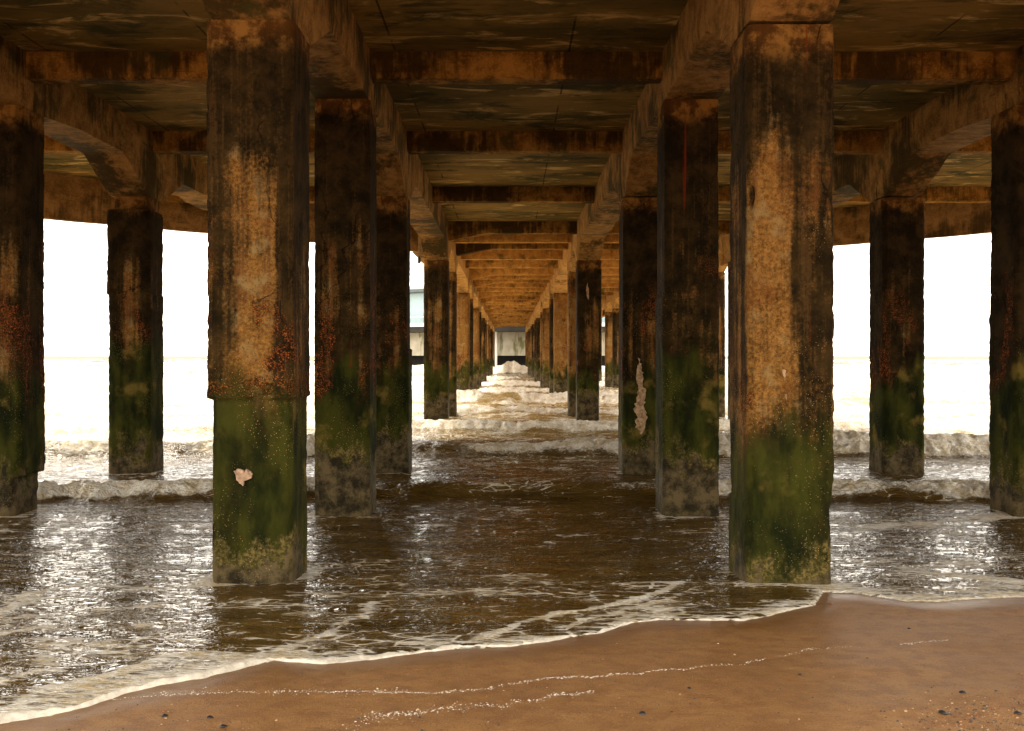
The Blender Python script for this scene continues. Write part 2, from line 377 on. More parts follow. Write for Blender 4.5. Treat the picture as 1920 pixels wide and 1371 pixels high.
def sand_z(X, Y):
    z = sandbase(Y)
    z = np.where(Y < -2, sandbase(np.full_like(Y, -2.0)) + (-2 - Y) * .01, z)
    z = np.maximum(z, -1.2)
    return z + .012 * fbm(X * .8, Y * .8, o=3, s=5) * sstep(9, 6, Y) + .0035 * fbm(X * 7, Y * 14, o=3, s=9) * sstep(9, 6, Y)

def fan_grid(Ys, nc, w_in, w_out, frac=.88):
    t = np.linspace(-1, 1, nc)[None, :]; Y = Ys[:, None] * np.ones_like(t)
    wi = w_in(Ys)[:, None]; a = np.abs(t)
    X = np.sign(t) * np.where(a <= frac, wi * a / frac, wi + w_out * ((a - frac) / (1 - frac)) ** 2)
    return X, Y

# sand sheet
Ys = np.concatenate([np.linspace(-400, -5, 20)[:-1], np.linspace(-5, 3.2, 60)[:-1], np.linspace(3.2, 9, 330), np.linspace(9.2, 60, 40), np.array([200, 1000, 4000.])])
X, Y = fan_grid(Ys, 520, lambda y: np.clip(.62 * y, 3, 30) + 1.2, 700)
Z = sand_z(X, Y)
o = mesh_obj('sand', np.stack([X, Y, Z], -1).reshape(-1, 3), grid_faces(*X.shape), M_sand)
sy = shoreY(X); dd = Y - sy
wet = np.maximum(sstep(-.55 - .25 * fbm(X * 1.2, Y * 1.2, s=3), -.02, dd), 0) * .75
wet = np.maximum(wet, .30 * sstep(-.1, .3, fbm(X * .5, Y * 1.1, s=21, o=3)))
a = o.data.attributes.new('wet', 'FLOAT', 'POINT'); a.data.foreach_set('value', wet.astype(np.float32).ravel())
tag(o, kind='structure')

# water sheet with its waves
RIDGES = [  # Y0, amplitude, front width, back width, wander, base foam, seed
    (12.35, .20, .30, .95, .55, .55, 1), (17.6, .30, .40, 1.5, .8, .70, 2), (23.5, .22, .6, 2.0, 1.2, .45, 3),
    (29.5, .22, .7, 2.0, 1.5, .50, 4), (36.5, .36, .8, 2.6, 1.6, .95, 5), (46, .16, 1.0, 3, 2, .45, 6), (58, .24, 1.2, 3.6, 2.5, .85, 7),
    (72, .2, 1.4, 4, 3, .5, 8), (96, .82, 1.6, 3.0, 2, 1.0, 9), (112, .5, 2, 6, 4, .7, 10), (140, .4, 3, 8, 6, .6, 11), (175, .4, 4, 9, 7, .6, 12),
    (220, .4, 4, 10, 8, .55, 13), (280, .5, 5, 12, 9, .5, 14), (360, .5, 6, 14, 12, .5, 15)]
def water_height(X, Y):
    h = np.zeros_like(X); foam = np.zeros_like(X)
    amp = np.interp(Y, [5, 9, 14, 20, 40, 100, 400], [.008, .012, .026, .05, .10, .14, .18])
    for (Y0, A, wf, wb, wan, fb, sd_) in RIDGES:
        sel = np.abs(Y - Y0) < (wb * 4 + wan * 2 + 1)
        x = X[sel]; y = Y[sel]
        yc = Y0 + wan * fbm(x * .16 * 12 / Y0 + 3, sd_ * 5.5 + x * 0, o=4, s=sd_) + (.12 + Y0 * .012) * fbm(x * 1.3, x * 0, o=4, s=sd_ + 40)
        d = y - yc
        am = A * (.35 + 1.0 * (.5 + .5 * fbm(x * .35 * (12 / Y0) ** .4, sd_ * 2.2 + y * .15, o=4, s=sd_ + 60) * 1.5))
        prof = np.where(d < 0, np.exp(-(np.abs(d) / wf) ** 2.2), np.exp(-(d / wb) ** 2))
        if Y0 > 40: am = am * (.55 + .75 * np.exp(-((x - .1) / (1.0 if Y0 == 96 else 1.5)) ** 2) + .3 * sstep(3, 5, np.abs(x)))
        fn = np.clip(.5 + .75 * fbm(x * .6 * (12 / Y0) ** .4, sd_ * 1.7 + y * .4, o=4, s=sd_ + 80), 0, 1)
        h[sel] += am * prof
        if Y0 < 20:    # inside the pier aisle the near breakers are mostly unbroken
            fn = fn * (1 - .60 * sstep(2.6, 1.4, np.abs(x - .2))) + .16 * sstep(3, 4.5, np.abs(x - .2))
        fr = np.exp(-((d + wf * .55) / (wf * .75)) ** 2) + .55 * np.exp(-(d / (wb * .30)) ** 2)
        foam[sel] = np.maximum(foam[sel], np.clip(fr * fb * (fn * 2.6), 0, 1.3))
    ch = fbm(X * 1.3, Y * 2.6, o=3, s=100) + .5 * fbm(X * 3.4 + Y * .8, Y * 7.2, o=3, s=101)
    h = h + amp * ch
    rg = 1 - np.abs(fbm(X * 2.2 + Y * .5, Y * 5.5, o=4, s=110)); h = h + amp * .55 * (rg - .8)
    bl = 1 - np.abs(fbm(X * 5.5, Y * 5.5, o=3, s=120)) * 2.5
    bl2 = 1 - np.abs(fbm(X * 1.3, Y * 1.3, o=5, s=121, g=.62)) * 2.8
    h = h + sstep(.2, .8, foam) * (.046 * bl * np.interp(Y, [10, 40, 100], [1, 1.5, 2]) + .065 * bl2 * sstep(18, 50, Y) * np.interp(Y, [30, 90], [1, 2.2]))
    far = np.interp(Y, [14, 20, 30, 45, 120, 400], [0, .12, .18, .20, .22, .02])
    patch = fbm(X * .35, Y * .9, o=4, s=130)
    foam = np.maximum(foam, np.clip(far + .55 * patch * sstep(14, 24, Y) * (1 - .8 * sstep(120, 350, Y)), 0, 1))
    return h, foam
Ys = np.concatenate([np.geomspace(3.6, 10.5, 330)[:-1], np.linspace(10.5, 19, 330)[:-1], np.geomspace(19, 110, 380)[:-1], np.geomspace(110, 6000, 150)])
X, Y = fan_grid(Ys, 760, lambda y: .60 * y + 1.2, 900)
h, foam = water_height(X, Y)
sz = sand_z(X, Y); sy = shoreY(X) + .015 * fbm(X * 5, X * 0, s=77)
def ridg(u, v, s, o=3): return 1 - np.abs(fbm(u, v, o=o, s=s)) * 2.2
wx = X + .25 * fbm(X * 1.1, Y * 1.1, o=2, s=160); wy = Y + .25 * fbm(X * 1.1, Y * 1.1, o=2, s=161)
gust = .55 + .9 * (.5 + .5 * fbm(X * .6, Y * .8, o=3, s=162))
film = .012 + gust * (.0065 * ridg(wx * 1.6 + wy * .5, wy * 4.2, 140) + .0035 * ridg(wx * 4.5 - wy, wy * 10, 141) + .0012 * fbm(wx * 13, wy * 24, o=2, s=142))
edge = sstep(-.02, .22, Y - sy)
film = np.where(Y > 0, .011 * sstep(0, .05, Y - sy) + (film - .006) * sstep(.05, .9, Y - sy), 0)
Zw = np.maximum(h - .01, sz + film)
k = 0.02; 
Zw = np.where(Y < sy, sz - .03 - .2 * np.clip(sy - Y, 0, 1), Zw)
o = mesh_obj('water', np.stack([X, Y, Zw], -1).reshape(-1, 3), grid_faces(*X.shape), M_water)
lace = sstep(.8, .0, Y - sy) * .40 + .22 * sstep(0, .5, fbm(X * .9, Y * 1.3, o=3, s=150)) + np.interp(Y, [5, 8, 12, 20, 120, 300], [.03, .07, .03, .25, .2, -.2]) + .12 * sstep(.05, .4, fbm(X * 2.3, Y * 1.1, o=4, s=151))
lace += .17 * sstep(-.2, -3.2, X) * sstep(8.2, 5.5, Y) + .22 * sstep(.35, .0, Y - sy)
for cx_, cy_ in [(-1.835, 7.3), (1.998, 7.3), (-1.835, 11.1), (1.998, 11.1), (-5.655, 11.1), (5.87, 11.1), (-1.835, 14.97), (1.998, 14.97), (-5.655, 14.97), (5.875, 14.97)]:
    dq = np.maximum(np.abs(X - cx_), np.abs(Y - cy_)) - .305
    lace += .38 * sstep(.16, .02, dq); foam = np.maximum(foam, .42 * sstep(.09, .0, dq))
sel = Y < 13; xs_ = X[sel]; ys_ = Y[sel]; wob = .045 * fbm(xs_ * 4, ys_ * 4, o=3, s=170); wob2 = .045 * fbm(xs_ * 4, ys_ * 4, o=3, s=171); brk = fbm(xs_ * 2.2, ys_ * 2.2, o=3, s=172)
add = np.zeros_like(xs_); addf = np.zeros_like(xs_)
for pts_, wd, st in [(((900, 1200), (970, 1171), (1030, 1158), (1100, 1148), (1190, 1130), (1250, 1112), (1300, 1083)), .040, 1.0),
                 (((1060, 1180), (1120, 1160), (1200, 1142), (1300, 1112)), .030, .6), (((540, 1222), (620, 1190), (690, 1155), (705, 1135)), .05, .6),
                 (((-60, 1310), (0, 1290), (60, 1268), (110, 1262), (60, 1240)), .06, .9), (((0, 1340), (60, 1300), (150, 1290), (300, 1245)), .05, .7),
                 (((-40, 1170), (30, 1140), (60, 1120), (160, 1098), (250, 1110)), .09, .7), (((-40, 1200), (60, 1190), (200, 1150), (300, 1140)), .06, .45),
                 (((590, 1000), (700, 985), (820, 975), (900, 980)), .12, .4), (((980, 1030), (1100, 1000), (1300, 1020)), .10, .4), (((1560, 1010), (1680, 985), (1800, 990), (1930, 960)), .16, .9),
                 (((1720, 1075), (1800, 1085), (1920, 1095)), .10, .6), (((400, 1150), (480, 1120), (560, 1090)), .05, .3)]:
    P = np.array([ground_pt(*p) for p in pts_]); dm = np.full_like(xs_, 9.)
    for a_, b_ in zip(P[:-1], P[1:]):
        d_ = b_ - a_; u = np.clip(((xs_ + wob - a_[0]) * d_[0] + (ys_ + wob2 - a_[1]) * d_[1]) / (d_ @ d_), 0, 1)
        dm = np.minimum(dm, np.hypot(xs_ + wob - a_[0] - u * d_[0], ys_ + wob2 - a_[1] - u * d_[1]))
    g_ = np.exp(-(dm / wd) ** 2); add = np.maximum(add, .62 * st * g_ * (.6 + .8 * (.5 + brk))); addf = np.maximum(addf, .62 * st * np.exp(-(dm / (wd * .45)) ** 2) * sstep(-.25, .3, brk))
lace[sel] += add; foam[sel] = np.maximum(foam[sel], addf)
Zw[sel] += .012 * addf; o.data.attributes['position'].data.foreach_set('vector', np.stack([X, Y, Zw], -1).astype(np.float32).ravel())
for nm, arr in (('foam', foam), ('lace', lace)):
    a = o.data.attributes.new(nm, 'FLOAT', 'POINT'); a.data.foreach_set('value', arr.astype(np.float32).ravel())
tag(o, kind='structure')

# foam bead lines: along the water's edge and behind it
def bead(path, wfun, hfun, seed, gaps=0.0):
    P = np.array(path); seg = np.r_[0, np.cumsum(np.hypot(*np.diff(P, axis=0).T))]
    s = np.arange(0, seg[-1], .009)
    x = np.interp(s, seg, P[:, 0]); y = np.interp(s, seg, P[:, 1])
    ker = np.ones(7) / 7
    x = np.convolve(np.pad(x, 3, mode='edge'), ker, 'valid'); y = np.convolve(np.pad(y, 3, mode='edge'), ker, 'valid')
    y = y + .034 * fbm(s * 3, s * 0 + seed, o=3, s=seed) + .016 * np.abs(fbm(s * 5.5, s * 0 + seed, o=2, s=seed + 2)) + .010 * fbm(s * 14, s * 0 + seed, o=2, s=seed + 3)
    tx = np.gradient(x); ty = np.gradient(y); ln = np.hypot(tx, ty) + 1e-9; nx = -ty / ln; ny = tx / ln
    W = wfun(x) * (.45 + .95 * (.5 + .8 * fbm(s * 3.2, s * 0, o=4, s=seed + 5)) + .5 * fbm(s * 18, s * 0, o=2, s=seed + 6)); W = W * (.55 + .95 * np.clip(1 - np.abs(fbm(s * 2.6, s * 0 + 9, o=2, s=seed + 21)) * 3, 0, 1)); W = np.maximum(W, .004)
    if gaps: W = W * sstep(-.15 + gaps, .15 + gaps, fbm(s * 1.6, s * 0, o=3, s=seed + 9)) + .0005
    m = 9; t = np.linspace(0, 1, m)[None, :]
    off = (t - .25) * W[:, None]
    XX = x[:, None] + nx[:, None] * off; YY = y[:, None] + ny[:, None] * off
    HH = hfun(x)[:, None] * np.sin(np.pi * np.clip(t, 0, 1)) ** .6 * np.minimum(1, W[:, None] / .02)
    HH = HH * (.75 + .45 * fbm(XX * 30, YY * 30, o=2, s=seed + 11))
    base = sand_z(XX, YY) + .011 * sstep(0, .05, YY - shoreY(XX)) + .014 * sstep(.10, .9, YY - shoreY(XX))
    ZZ = base + HH - .004
    return np.stack([XX, YY, ZZ], -1).reshape(-1, 3), grid_faces(*XX.shape)
V = []; Fc = []; b = 0
def addbead(*a, **k):
    global b
    v, f = bead(*a, **k); V.append(v); Fc.append(f + b); b += len(v)
addbead([tuple(p) for p in _sh[1:27]], lambda x: np.interp(x, [-3, -2, -1, 0, .6, 1.2, 2], [.11, .10, .065, .045, .060, .04, .020]), lambda x: np.interp(x, [-3, -1, 1, 2], [.020, .016, .013, .007]), 11)
addbead([tuple(p) for p in _sh[28:]], lambda x: .024 + x * 0, lambda x: .006 + x * 0, 15, gaps=.0)
o = mesh_obj('foam', np.concatenate(V), np.concatenate(Fc), M_foam); tag(o, 'white sea foam lining the water edge on the sand', 'foam', kind='stuff')

# ------------------------------------------------------------------ the pier
pier = empty('pier', (0, 0, 0))
tag(pier, 'concrete pier seen from below, its stained columns standing in the sea', 'pier')
SLAB_Z = 5.12; XB_Z = 4.82; LB_Z = 4.57; COL_TOP = 4.13
ROWS = [7.0, 10.8, 14.67, 24.6, 28.2, 37.4, 41.4, 49.8, 53.8, 62.4, 66.4, 75.0, 79.0, 87.6, 91.6, 100.0, 103.5]
HALF = .305
def column(xc, yf, top, seed, sections, res, label=None, algae=1.9, ochre=0.0, rust=0.0, tide=.42, an=2.6, ledge=-9.):
    """sections: (z, left, right, front) growth in m above that height; a step is made between entries"""
    yc = yf + HALF; zs = list(np.arange(-.6, top, res)); steps = [s_[0] for s_ in sections[1:]]
    for sz_ in steps: zs = [z for z in zs if abs(z - sz_) > .02] + [sz_ - .008, sz_ + .008]
    zs = np.array(sorted(zs + [top]))
    npx = max(4, int(2 * HALF / res)); t = np.linspace(-1, 1, npx + 1)[:-1]
    ring = np.concatenate([np.stack([t, -np.ones_like(t)], 1), np.stack([np.ones_like(t), t], 1), np.stack([-t, np.ones_like(t)], 1), np.stack([-np.ones_like(t), -t], 1)])
    rr = np.abs(ring); both = np.minimum(rr[:, 0], rr[:, 1]); cut = 1 - .055 * sstep(.86, 1.0, both) ** 2
    ring = ring * cut[:, None]
    X = ring[None, :, 0] * HALF * np.ones((len(zs), 1)); Yy = ring[None, :, 1] * HALF * np.ones((len(zs), 1)); Z = zs[:, None] * np.ones((1, len(ring)))
    for i, s_ in enumerate(sections):
        z1 = sections[i + 1][0] if i + 1 < len(sections) else 99
        m = (zs >= s_[0] if i else zs > -9) & (zs < z1); m = m[:, None]
        X = np.where(m & (X < 0), X * (1 + s_[1] / HALF), X); X = np.where(m & (X > 0), X * (1 + s_[2] / HALF), X)
        Yy = np.where(m & (Yy < 0), Yy * (1 + s_[3] / HALF), Yy)
    lenr = np.sqrt((ring ** 2).sum(1))[None, :]
    n1 = fbm(X * 5 + seed, Yy * 5, Z * 3 + .01, o=4, s=seed); n2 = fbm(X * 22, Yy * 22 + seed, Z * 22 + .01, o=3, s=seed + 7)
    corner = sstep(.80, 1.0, both)[None, :]
    chip = np.clip(fbm(X * 2 + seed, Yy * 2, Z * 4.5 + .01, o=4, s=seed + 17) - .12, 0, 1) * corner
    disp = .010 * n1 + .006 * n2 - .11 * chip - .010 * corner * np.abs(n2) * 2
    for sz_ in steps: disp = disp + .014 * np.exp(-((Z - sz_ - .02) / .03) ** 2) * n2
    kx = disp / HALF
    X = X * (1 + kx); Yy = Yy * (1 + kx)
    V = np.stack([X, Yy, Z], -1).reshape(-1, 3); nr, nc = X.shape
    F = grid_faces(nr, nc, True)
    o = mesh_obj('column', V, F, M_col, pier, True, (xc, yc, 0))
    for k_, v_ in (('seed', seed * 1.37), ('ochre', ochre), ('algae_top', algae), ('rust', rust), ('top_z', top), ('tide', tide), ('algae_n', an), ('ledge', ledge)): o[k_] = float(v_)
    if label: o['label'] = label
    return o
XIL, XIR, XOL, XOR = -1.835, 1.998, -5.655, 5.875
plain = [(-1, 0, 0, 0)]
# first three rows are tuned one by one
column(XIL, 7.0, 4.13, 3, [(-1, -.02, -.02, -.02), (1.44, .015, .0, .01)], .022, 'stained column with a pebbly rust ledge above green algae and a pale patch', 1.50, .06, -.1, .34, .7, 1.45)
column(XIR, 7.0, 4.10, 8, [(-1, .012, -.012, 0), (.70, 0, .012, .006)], .022, 'wide ochre stained column standing where the water meets the sand', 1.15, .09, .15, .26, 1.6)
column(XIL, 10.8, 4.56, 12, [(-1, 0, 0, 0), (1.62, .0, .0, .008)], .028, 'dark column with mossy foot behind the pebbly ledged column', 1.55, -.08, .3, .62)
column(XIR, 10.8, 4.56, 17, [(-1, .01, 0, 0), (2.4, -.01, -.006, 0)], .028, 'dark column with yellow crusted foot behind the ochre column', 1.75, -.10, .2, .62)
column(XOL, 10.8, 4.50, 21, [(-1, 0, -.085, 0), (.42, 0, .0, 0), (1.85, 0, -.012, 0)], .028, 'cracked column cut by the left edge of the photo', 1.35, -.03, .6, .50)
column(XOR - .02, 10.8, 4.50, 26, [(-1, .02, 0, 0), (2.22, .0, 0, 0)], .028, 'nearly black column cut by the right edge of the photo', 1.5, -.30, .0, .45)
column(XIL, 14.67, 4.13, 31, [(-1, 0, .03, 0), (1.85, 0, .0, 0)], .035, 'third column back on the left of the aisle, yellow band above its dark foot', 1.5, -.22, .0, .62)
column(XIR, 14.67, 4.10, 35, [(-1, .01, 0, 0), (1.86, 0, 0, 0)], .035, 'black column carrying a long pale scar beside the aisle', 1.3, -.32, .0, .50)
column(XOL, 14.67, 4.13, 42, [(-1, 0.01, 0.01, 0.01), (2.66, .035, .0, .01), (3.93, -.06, -.05, -.05)], .035, 'green and brown column with thicker jacket standing before the open sea on the left', 1.95, -.10, -.3, .40, 1.0)
column(XOR, 14.67, 4.10, 47, [(-1, .01, 0.01, 0)], .035, 'slim dark column before the open sea on the right', 1.5, -.22, .2, .40)
for lx, y0 in ((XOL, 7.0), (XOR, 7.0)): column(lx, y0, 4.13, 50 + int(lx), plain, .08)
sd_ = 60
for i, y in enumerate(ROWS[3:]):
    for lx in (XIL, XIR, 5.875 if i < 2 else 5.56):
        sd_ += 3
        res = .05 if y < 30 else (.08 if y < 55 else .12)
        secs = plain
        lab = None
        if y == 24.6 and lx == XIR: secs = [(-1, 0, -.06, 0), (1.42, 0, 0, 0)]; lab = 'dark column with a thin pale scratch near its top'
        if y == 24.6 and lx == XIL: lab = 'grey brown column with sooty blotches beside the glimpse of glass building'
        if y == 37.4 and lx == XIL: secs = [(-1, 0, 0, 0), (3.2, .01, .01, .01)]; lab = 'pale pebbly column with a red rust streak'
        column(lx, y, 4.13, sd_, secs, res, lab, 1.35, (.0 if y == 24.6 and lx == XIL else -.2 if y == 24.6 else random.choice((-.12, .1, .4, .75))), .5 if y == 37.4 else -.2, .75 if y > 30 else .7)

def beam_mesh(name, axis, s0, s1, c, wid, zb, zt, mat, res=.12, seed=0, nz_=4):
    """beam along axis ('x' or 'y') from s0 to s1 centred on c; zb(s) gives its underside"""
    n = max(3, int(abs(s1 - s0) / res)); s = np.linspace(s0, s1, n + 1); zb_ = zb(s)
    hw = wid / 2; prof = []
    for q in range(nz_ + 1): prof.append((-hw, 1 - q / nz_))
    for q in range(1, 5): prof.append((-hw + wid * q / 4, 0))
    for q in range(1, nz_ + 1): prof.append((hw, q / nz_))
    prof = np.array(prof); S = s[:, None] * np.ones((1, len(prof))); O = c + prof[None, :, 0] * np.ones((len(s), 1))
    Z = zb_[:, None] + prof[None, :, 1] * (zt - zb_[:, None])
    nn = fbm(S * 2.5 + seed, O * 9, Z * 9 + .01, o=4, s=seed); ed = ((np.abs(prof[:, 0]) > hw * .99) & (prof[:, 1] == 0))[None, :]
    chip = np.clip(fbm(S * 1.7, O + seed, Z * 0 + .01, o=4, s=seed + 4) - .10, 0, 1)
    O = O + np.where(np.abs(prof[None, :, 0]) > hw * .99, np.sign(prof[None, :, 0]) * (.007 * nn), 0) - np.where(ed, np.sign(prof[None, :, 0]) * (.008 + .06 * chip), 0)
    Z = Z + np.where(prof[None, :, 1] == 0, .006 * nn + .0, 0) + np.where(ed, .006 + .05 * chip, 0)
    V = np.stack([O, S, Z] if axis == 'y' else [S, O, Z], -1).reshape(-1, 3)
    nr, nc = S.shape; F = [tuple(f) for f in grid_faces(nr, nc, True)] + [tuple(range(nc))[::-1], tuple(range((nr - 1) * nc, nr * nc))]
    o = mesh_obj(name, V, F, mat, pier, False); o['seed'] = float(seed * 1.71); return o

def long_profile(tops):
    """tops: list of (column front y, top z, haunch length)"""
    def f(s):
        z = np.full_like(s, LB_Z)
        for (yf, tp, hl) in tops:
            yb = yf + 2 * HALF
            d = np.where(s < yf, yf - s, np.where(s > yb, s - yb, 0))
            z = np.minimum(z, tp + (LB_Z - tp) * np.clip(d / hl, 0, 1))
        return z
    return f
sd_ = 5
for line, rows, end in ((XIL, ROWS, 104), (XIR, ROWS, 104), (XOL, ROWS[:3], 20.75), (XOR, ROWS[:5], 28.5), (5.56, ROWS[5:], 104)):
    tops = [(y, (4.56 if y == 10.8 and abs(line) < 3 else 4.50 if y == 10.8 else 4.125), .95) for y in rows]
    if line == 5.56: tops = tops
    pf = long_profile(tops)
    ys = [y + HALF for y in rows]
    if rows[0] == 7.0: ys = [1.6] + ys
    if line == 5.56: ys = [28.55] + ys
    if ys[-1] < end: ys.append(end)
    for a_, b_ in zip(ys[:-1], ys[1:]):
        sd_ += 1
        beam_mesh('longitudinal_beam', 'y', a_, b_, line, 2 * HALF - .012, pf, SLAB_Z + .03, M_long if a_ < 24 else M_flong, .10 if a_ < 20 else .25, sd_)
# cross beams; from the fourth column row on they carry a haunch at their left end
def hz(left):
    return lambda s: XB_Z - (.20 * np.clip(1 - (s - left) / .95, 0, 1) * (s > left - .01) if left is not None else 0) + 0 * s
for (y, x0, x1, hl) in [(1.7, -13, 14, None), (3.9, -13, 14, None), (7.3, -13, 14, None), (11.07, -13, 14, None), (14.95, -12, 14, None), (19.8, -7.0, 10.5, None)]:
    sd_ += 1; beam_mesh('cross_beam', 'x', x0, x1, y, .27, hz(hl), SLAB_Z + .02, M_beam, .12, sd_)
hy = [y + HALF for y in ROWS[3:]]
mids = [26.9, 31.6, 34.6, 39.7, 44.4, 47.3, 56.8, 59.8, 69.4, 72.4, 82, 85, 94.5, 97.4]
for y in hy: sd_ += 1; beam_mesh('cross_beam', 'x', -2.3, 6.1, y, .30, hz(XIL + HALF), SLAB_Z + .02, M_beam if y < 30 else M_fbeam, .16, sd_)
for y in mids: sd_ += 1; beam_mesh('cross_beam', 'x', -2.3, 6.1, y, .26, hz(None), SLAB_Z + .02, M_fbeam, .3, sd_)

# deck outline (plan) and its slab
PLAN = [(-13, 1.5), (-13, 14.45), (-6.27, 20.30), (-2.42, 24.1), (-2.42, 104), (6.25, 104), (6.25, 24.15), (10.05, 20.4), (14.5, 16.1), (14.5, 1.5)]
MB().prism(PLAN[::-1], SLAB_Z, 5.42).build('deck_slab', M_slab, pier)
M_edge = mat_beam('edge_beam_concrete', (.20, .105, .030), (.42, .24, .085), (.07, .045, .018), .08)
def edge(p, q, seed):
    p = Vector(p); q = Vector(q); d = (q - p); ln = d.length; a_ = math.atan2(d.y, d.x)
    n = int(ln / .4) + 2; V = []; 
    prof = [(0.0, 5.55), (0.0, 4.56), (.035, 4.54), (.035, 4.29), (.28, 4.28), (.28, 5.55)]
    for i in range(n):
        s = ln * i / (n - 1)
        for (o_, z) in prof: V.append((s, -o_ * 1 + 0, z + .006 * math.sin(s * 3 + z)))
    F = [tuple(f) for f in grid_faces(n, len(prof), True)] + [tuple(range(6)), tuple(range((n - 1) * 6, n * 6))[::-1]]
    o = mesh_obj('edge_beam', V, F, M_edge, pier, False, (p.x, p.y, 0)); o.rotation_euler.z = a_; o['seed'] = float(seed)
# inner faces look into the pier: walk so that -y local points outwards
edge((-2.45, 24.08), (-13, 14.42), 3) if False else None
def edge_out(p, q, seed):   # outward side is to the LEFT of p->q ; mirror so that bands sit outside
    edge(q, p, seed)
edge_out((-2.40, 24.12), (-13.0, 14.45), 3)
edge_out((14.5, 16.1), (6.25, 24.17), 7)
edge_out((-2.42, 104), (-2.42, 24.3), 9)
edge_out((6.25, 24.3), (6.25, 104), 12)
edge_out((-13.0, 14.3), (-13.0, 1.5), 14)
edge_out((14.5, 1.5), (14.5, 15.9), 16)

# ------------------------------------------------------------------ details carried by the columns
def flat_patch(name, pts, x, y, z, t, mat, label):
    bm = bmesh.new(); vs = [bm.verts.new((p[0], 0, p[1])) for p in pts]; f = bm.faces.new(vs)
    r = bmesh.ops.extrude_face_region(bm, geom=[f]); bmesh.ops.translate(bm, vec=(0, t, 0), verts=[v for v in r['geom'] if isinstance(v, bmesh.types.BMVert)])
    bmesh.ops.recalc_face_normals(bm, faces=bm.faces)
    me = bpy.data.meshes.new(name); bm.to_mesh(me); bm.free(); me.materials.append(mat)
    o = bpy.data.objects.new(name, me); o.location = (x, y, z); return o
M_scar = mat_plain('pale_scar', (.36, .235, .13), .85, .6, 14, .1, 1.0)
M_shell = mat_plain('pink_shell_patch', (.42, .27, .17), .7, .5, 18, .4, .6)
cols = {}
for o in pier.children:
    if o.name.startswith('column'): cols[(round(o.location.x, 2), round(o.location.y - HALF, 2))] = o
def patch_on(key, pxs, depth, mat, label, name='scar', t=.018, jit=.007):
    key = min(cols, key=lambda q: abs(q[0] - key[0]) + abs(q[1] - key[1])); c = cols[key]; yf = key[1]; P = [((a - CX) * yf / F_PX, CAMZ + (HY - b_) * yf / F_PX) for a, b_ in pxs]
    rnd = random.Random(len(pxs)); Q = []
    for i, p in enumerate(P):
        q = P[(i + 1) % len(P)]; L_ = math.hypot(q[0] - p[0], q[1] - p[1]); nn_ = max(2, int(L_ / .03))
        for k_ in range(nn_):
            u = k_ / nn_; Q.append((p[0] + (q[0] - p[0]) * u + rnd.uniform(-jit, jit), p[1] + (q[1] - p[1]) * u + rnd.uniform(-jit, jit)))
    o = flat_patch(name, Q, 0, 0, 0, t, mat, label); link(o, c)
    o.location = (-c.location.x, yf - depth - c.location.y, 0); o['label'] = label
patch_on((XIL.__round__(2), 7.0), [(438, 884), (446, 879), (456, 883), (458, 889), (463, 881), (470, 884), (474, 892), (468, 899), (458, 902), (455, 910), (449, 906), (444, 899)], .004, M_shell, 'pale shell shaped patch', 'shell_patch', .03)
patch_on((XIR.__round__(2), 14.67), [(1198, 672), (1204, 690), (1207, 720), (1210, 742), (1208, 762), (1213, 780), (1209, 800), (1203, 817), (1198, 806), (1192, 800), (1194, 775), (1189, 765), (1195, 735), (1194, 700)], .012, M_scar, 'long pale vertical scar', 'scar', .03, .022)
patch_on((XIR.__round__(2), 7.0), [(1470, 668), (1474, 690), (1476, 720), (1475, 752), (1471, 745), (1472, 715), (1467, 700)], .004, M_scar, 'thin pale scratch', 'scar', .02)
patch_on((XIR.__round__(2), 24.6), [(1101, 530), (1104, 545), (1104, 562), (1101, 560), (1099, 545)], .012, M_scar, 'thin pale scratch', 'scar', .03)
o = MB().box(-.035, .035, -.05, .05, -.09, .06).box(-.012, .012, -.012, .012, .06, .12).build('junction_box', mat_plain('black_box', (.02, .02, .02), .5), pier, False, (-2.30, 25.2, 4.20))

# ------------------------------------------------------------------ round building at the pier head
bld = empty('round_building', (1.5, 130.5, 0)); tag(bld, 'pale round building with glass storey and balcony at the far end of the pier', 'building')
Mw = mat_plain('building_wall', (.50, .46, .37), .8, .2, .5); Mwh = mat_plain('white_trim', (.78, .77, .72), .6, .05, 2)
Mg = mat_plain('blue_glass', (.27, .39, .42), .15, .2, .3, .6, 0); Mrf = mat_plain('roof_grey', (.55, .54, .50), .7, .1, .5); Mdk = mat_plain('shade_dark', (.025, .022, .018), .8, .3, 1)  # near-black puts the shade of the openings and balcony underside into colour
def ringm(r0, r1, z0, z1, seg=96, zi=None):
    V = []; F = []
    for i in range(seg):
        a_ = 2 * math.pi * i / seg; c_, s_ = math.cos(a_), math.sin(a_)
        V += [(r0 * c_, r0 * s_, z0), (r1 * c_, r1 * s_, z0), (r1 * c_, r1 * s_, z1), (r0 * c_, r0 * s_, z1 if zi is None else zi)]
    for i in range(seg):
        a_ = 4 * i; b_ = 4 * ((i + 1) % seg)
        for q in range(4): F.append((a_ + q, b_ + q, b_ + (q + 1) % 4, a_ + (q + 1) % 4))
    return V, F
def ring_obj(name, mat, *a, **k): v, f = ringm(*a, **k); return mesh_obj(name, v, f, mat, bld, False)
def mat_streaky():
    n = NM('streaked_wall'); st = n.noise(n.co, 1.0, 3, .6, (1.1, 1.1, .25)); z = n.sep(n.co)[2]
    col = n.mix(n.ramp(n.noise(n.co, .8, 4), .3, .7), (.40, .36, .27), (.56, .52, .43))
    col = n.mix(n.math('MULTIPLY', n.ramp(n.math('ADD', st, n.math('MULTIPLY', n.noise(n.co, 1.0, 2, .5, (1, 1, .9)), .3)), .70, .80), .8), col, (.12, .13, .03))
    return n.fin(col, .85, None, .2)
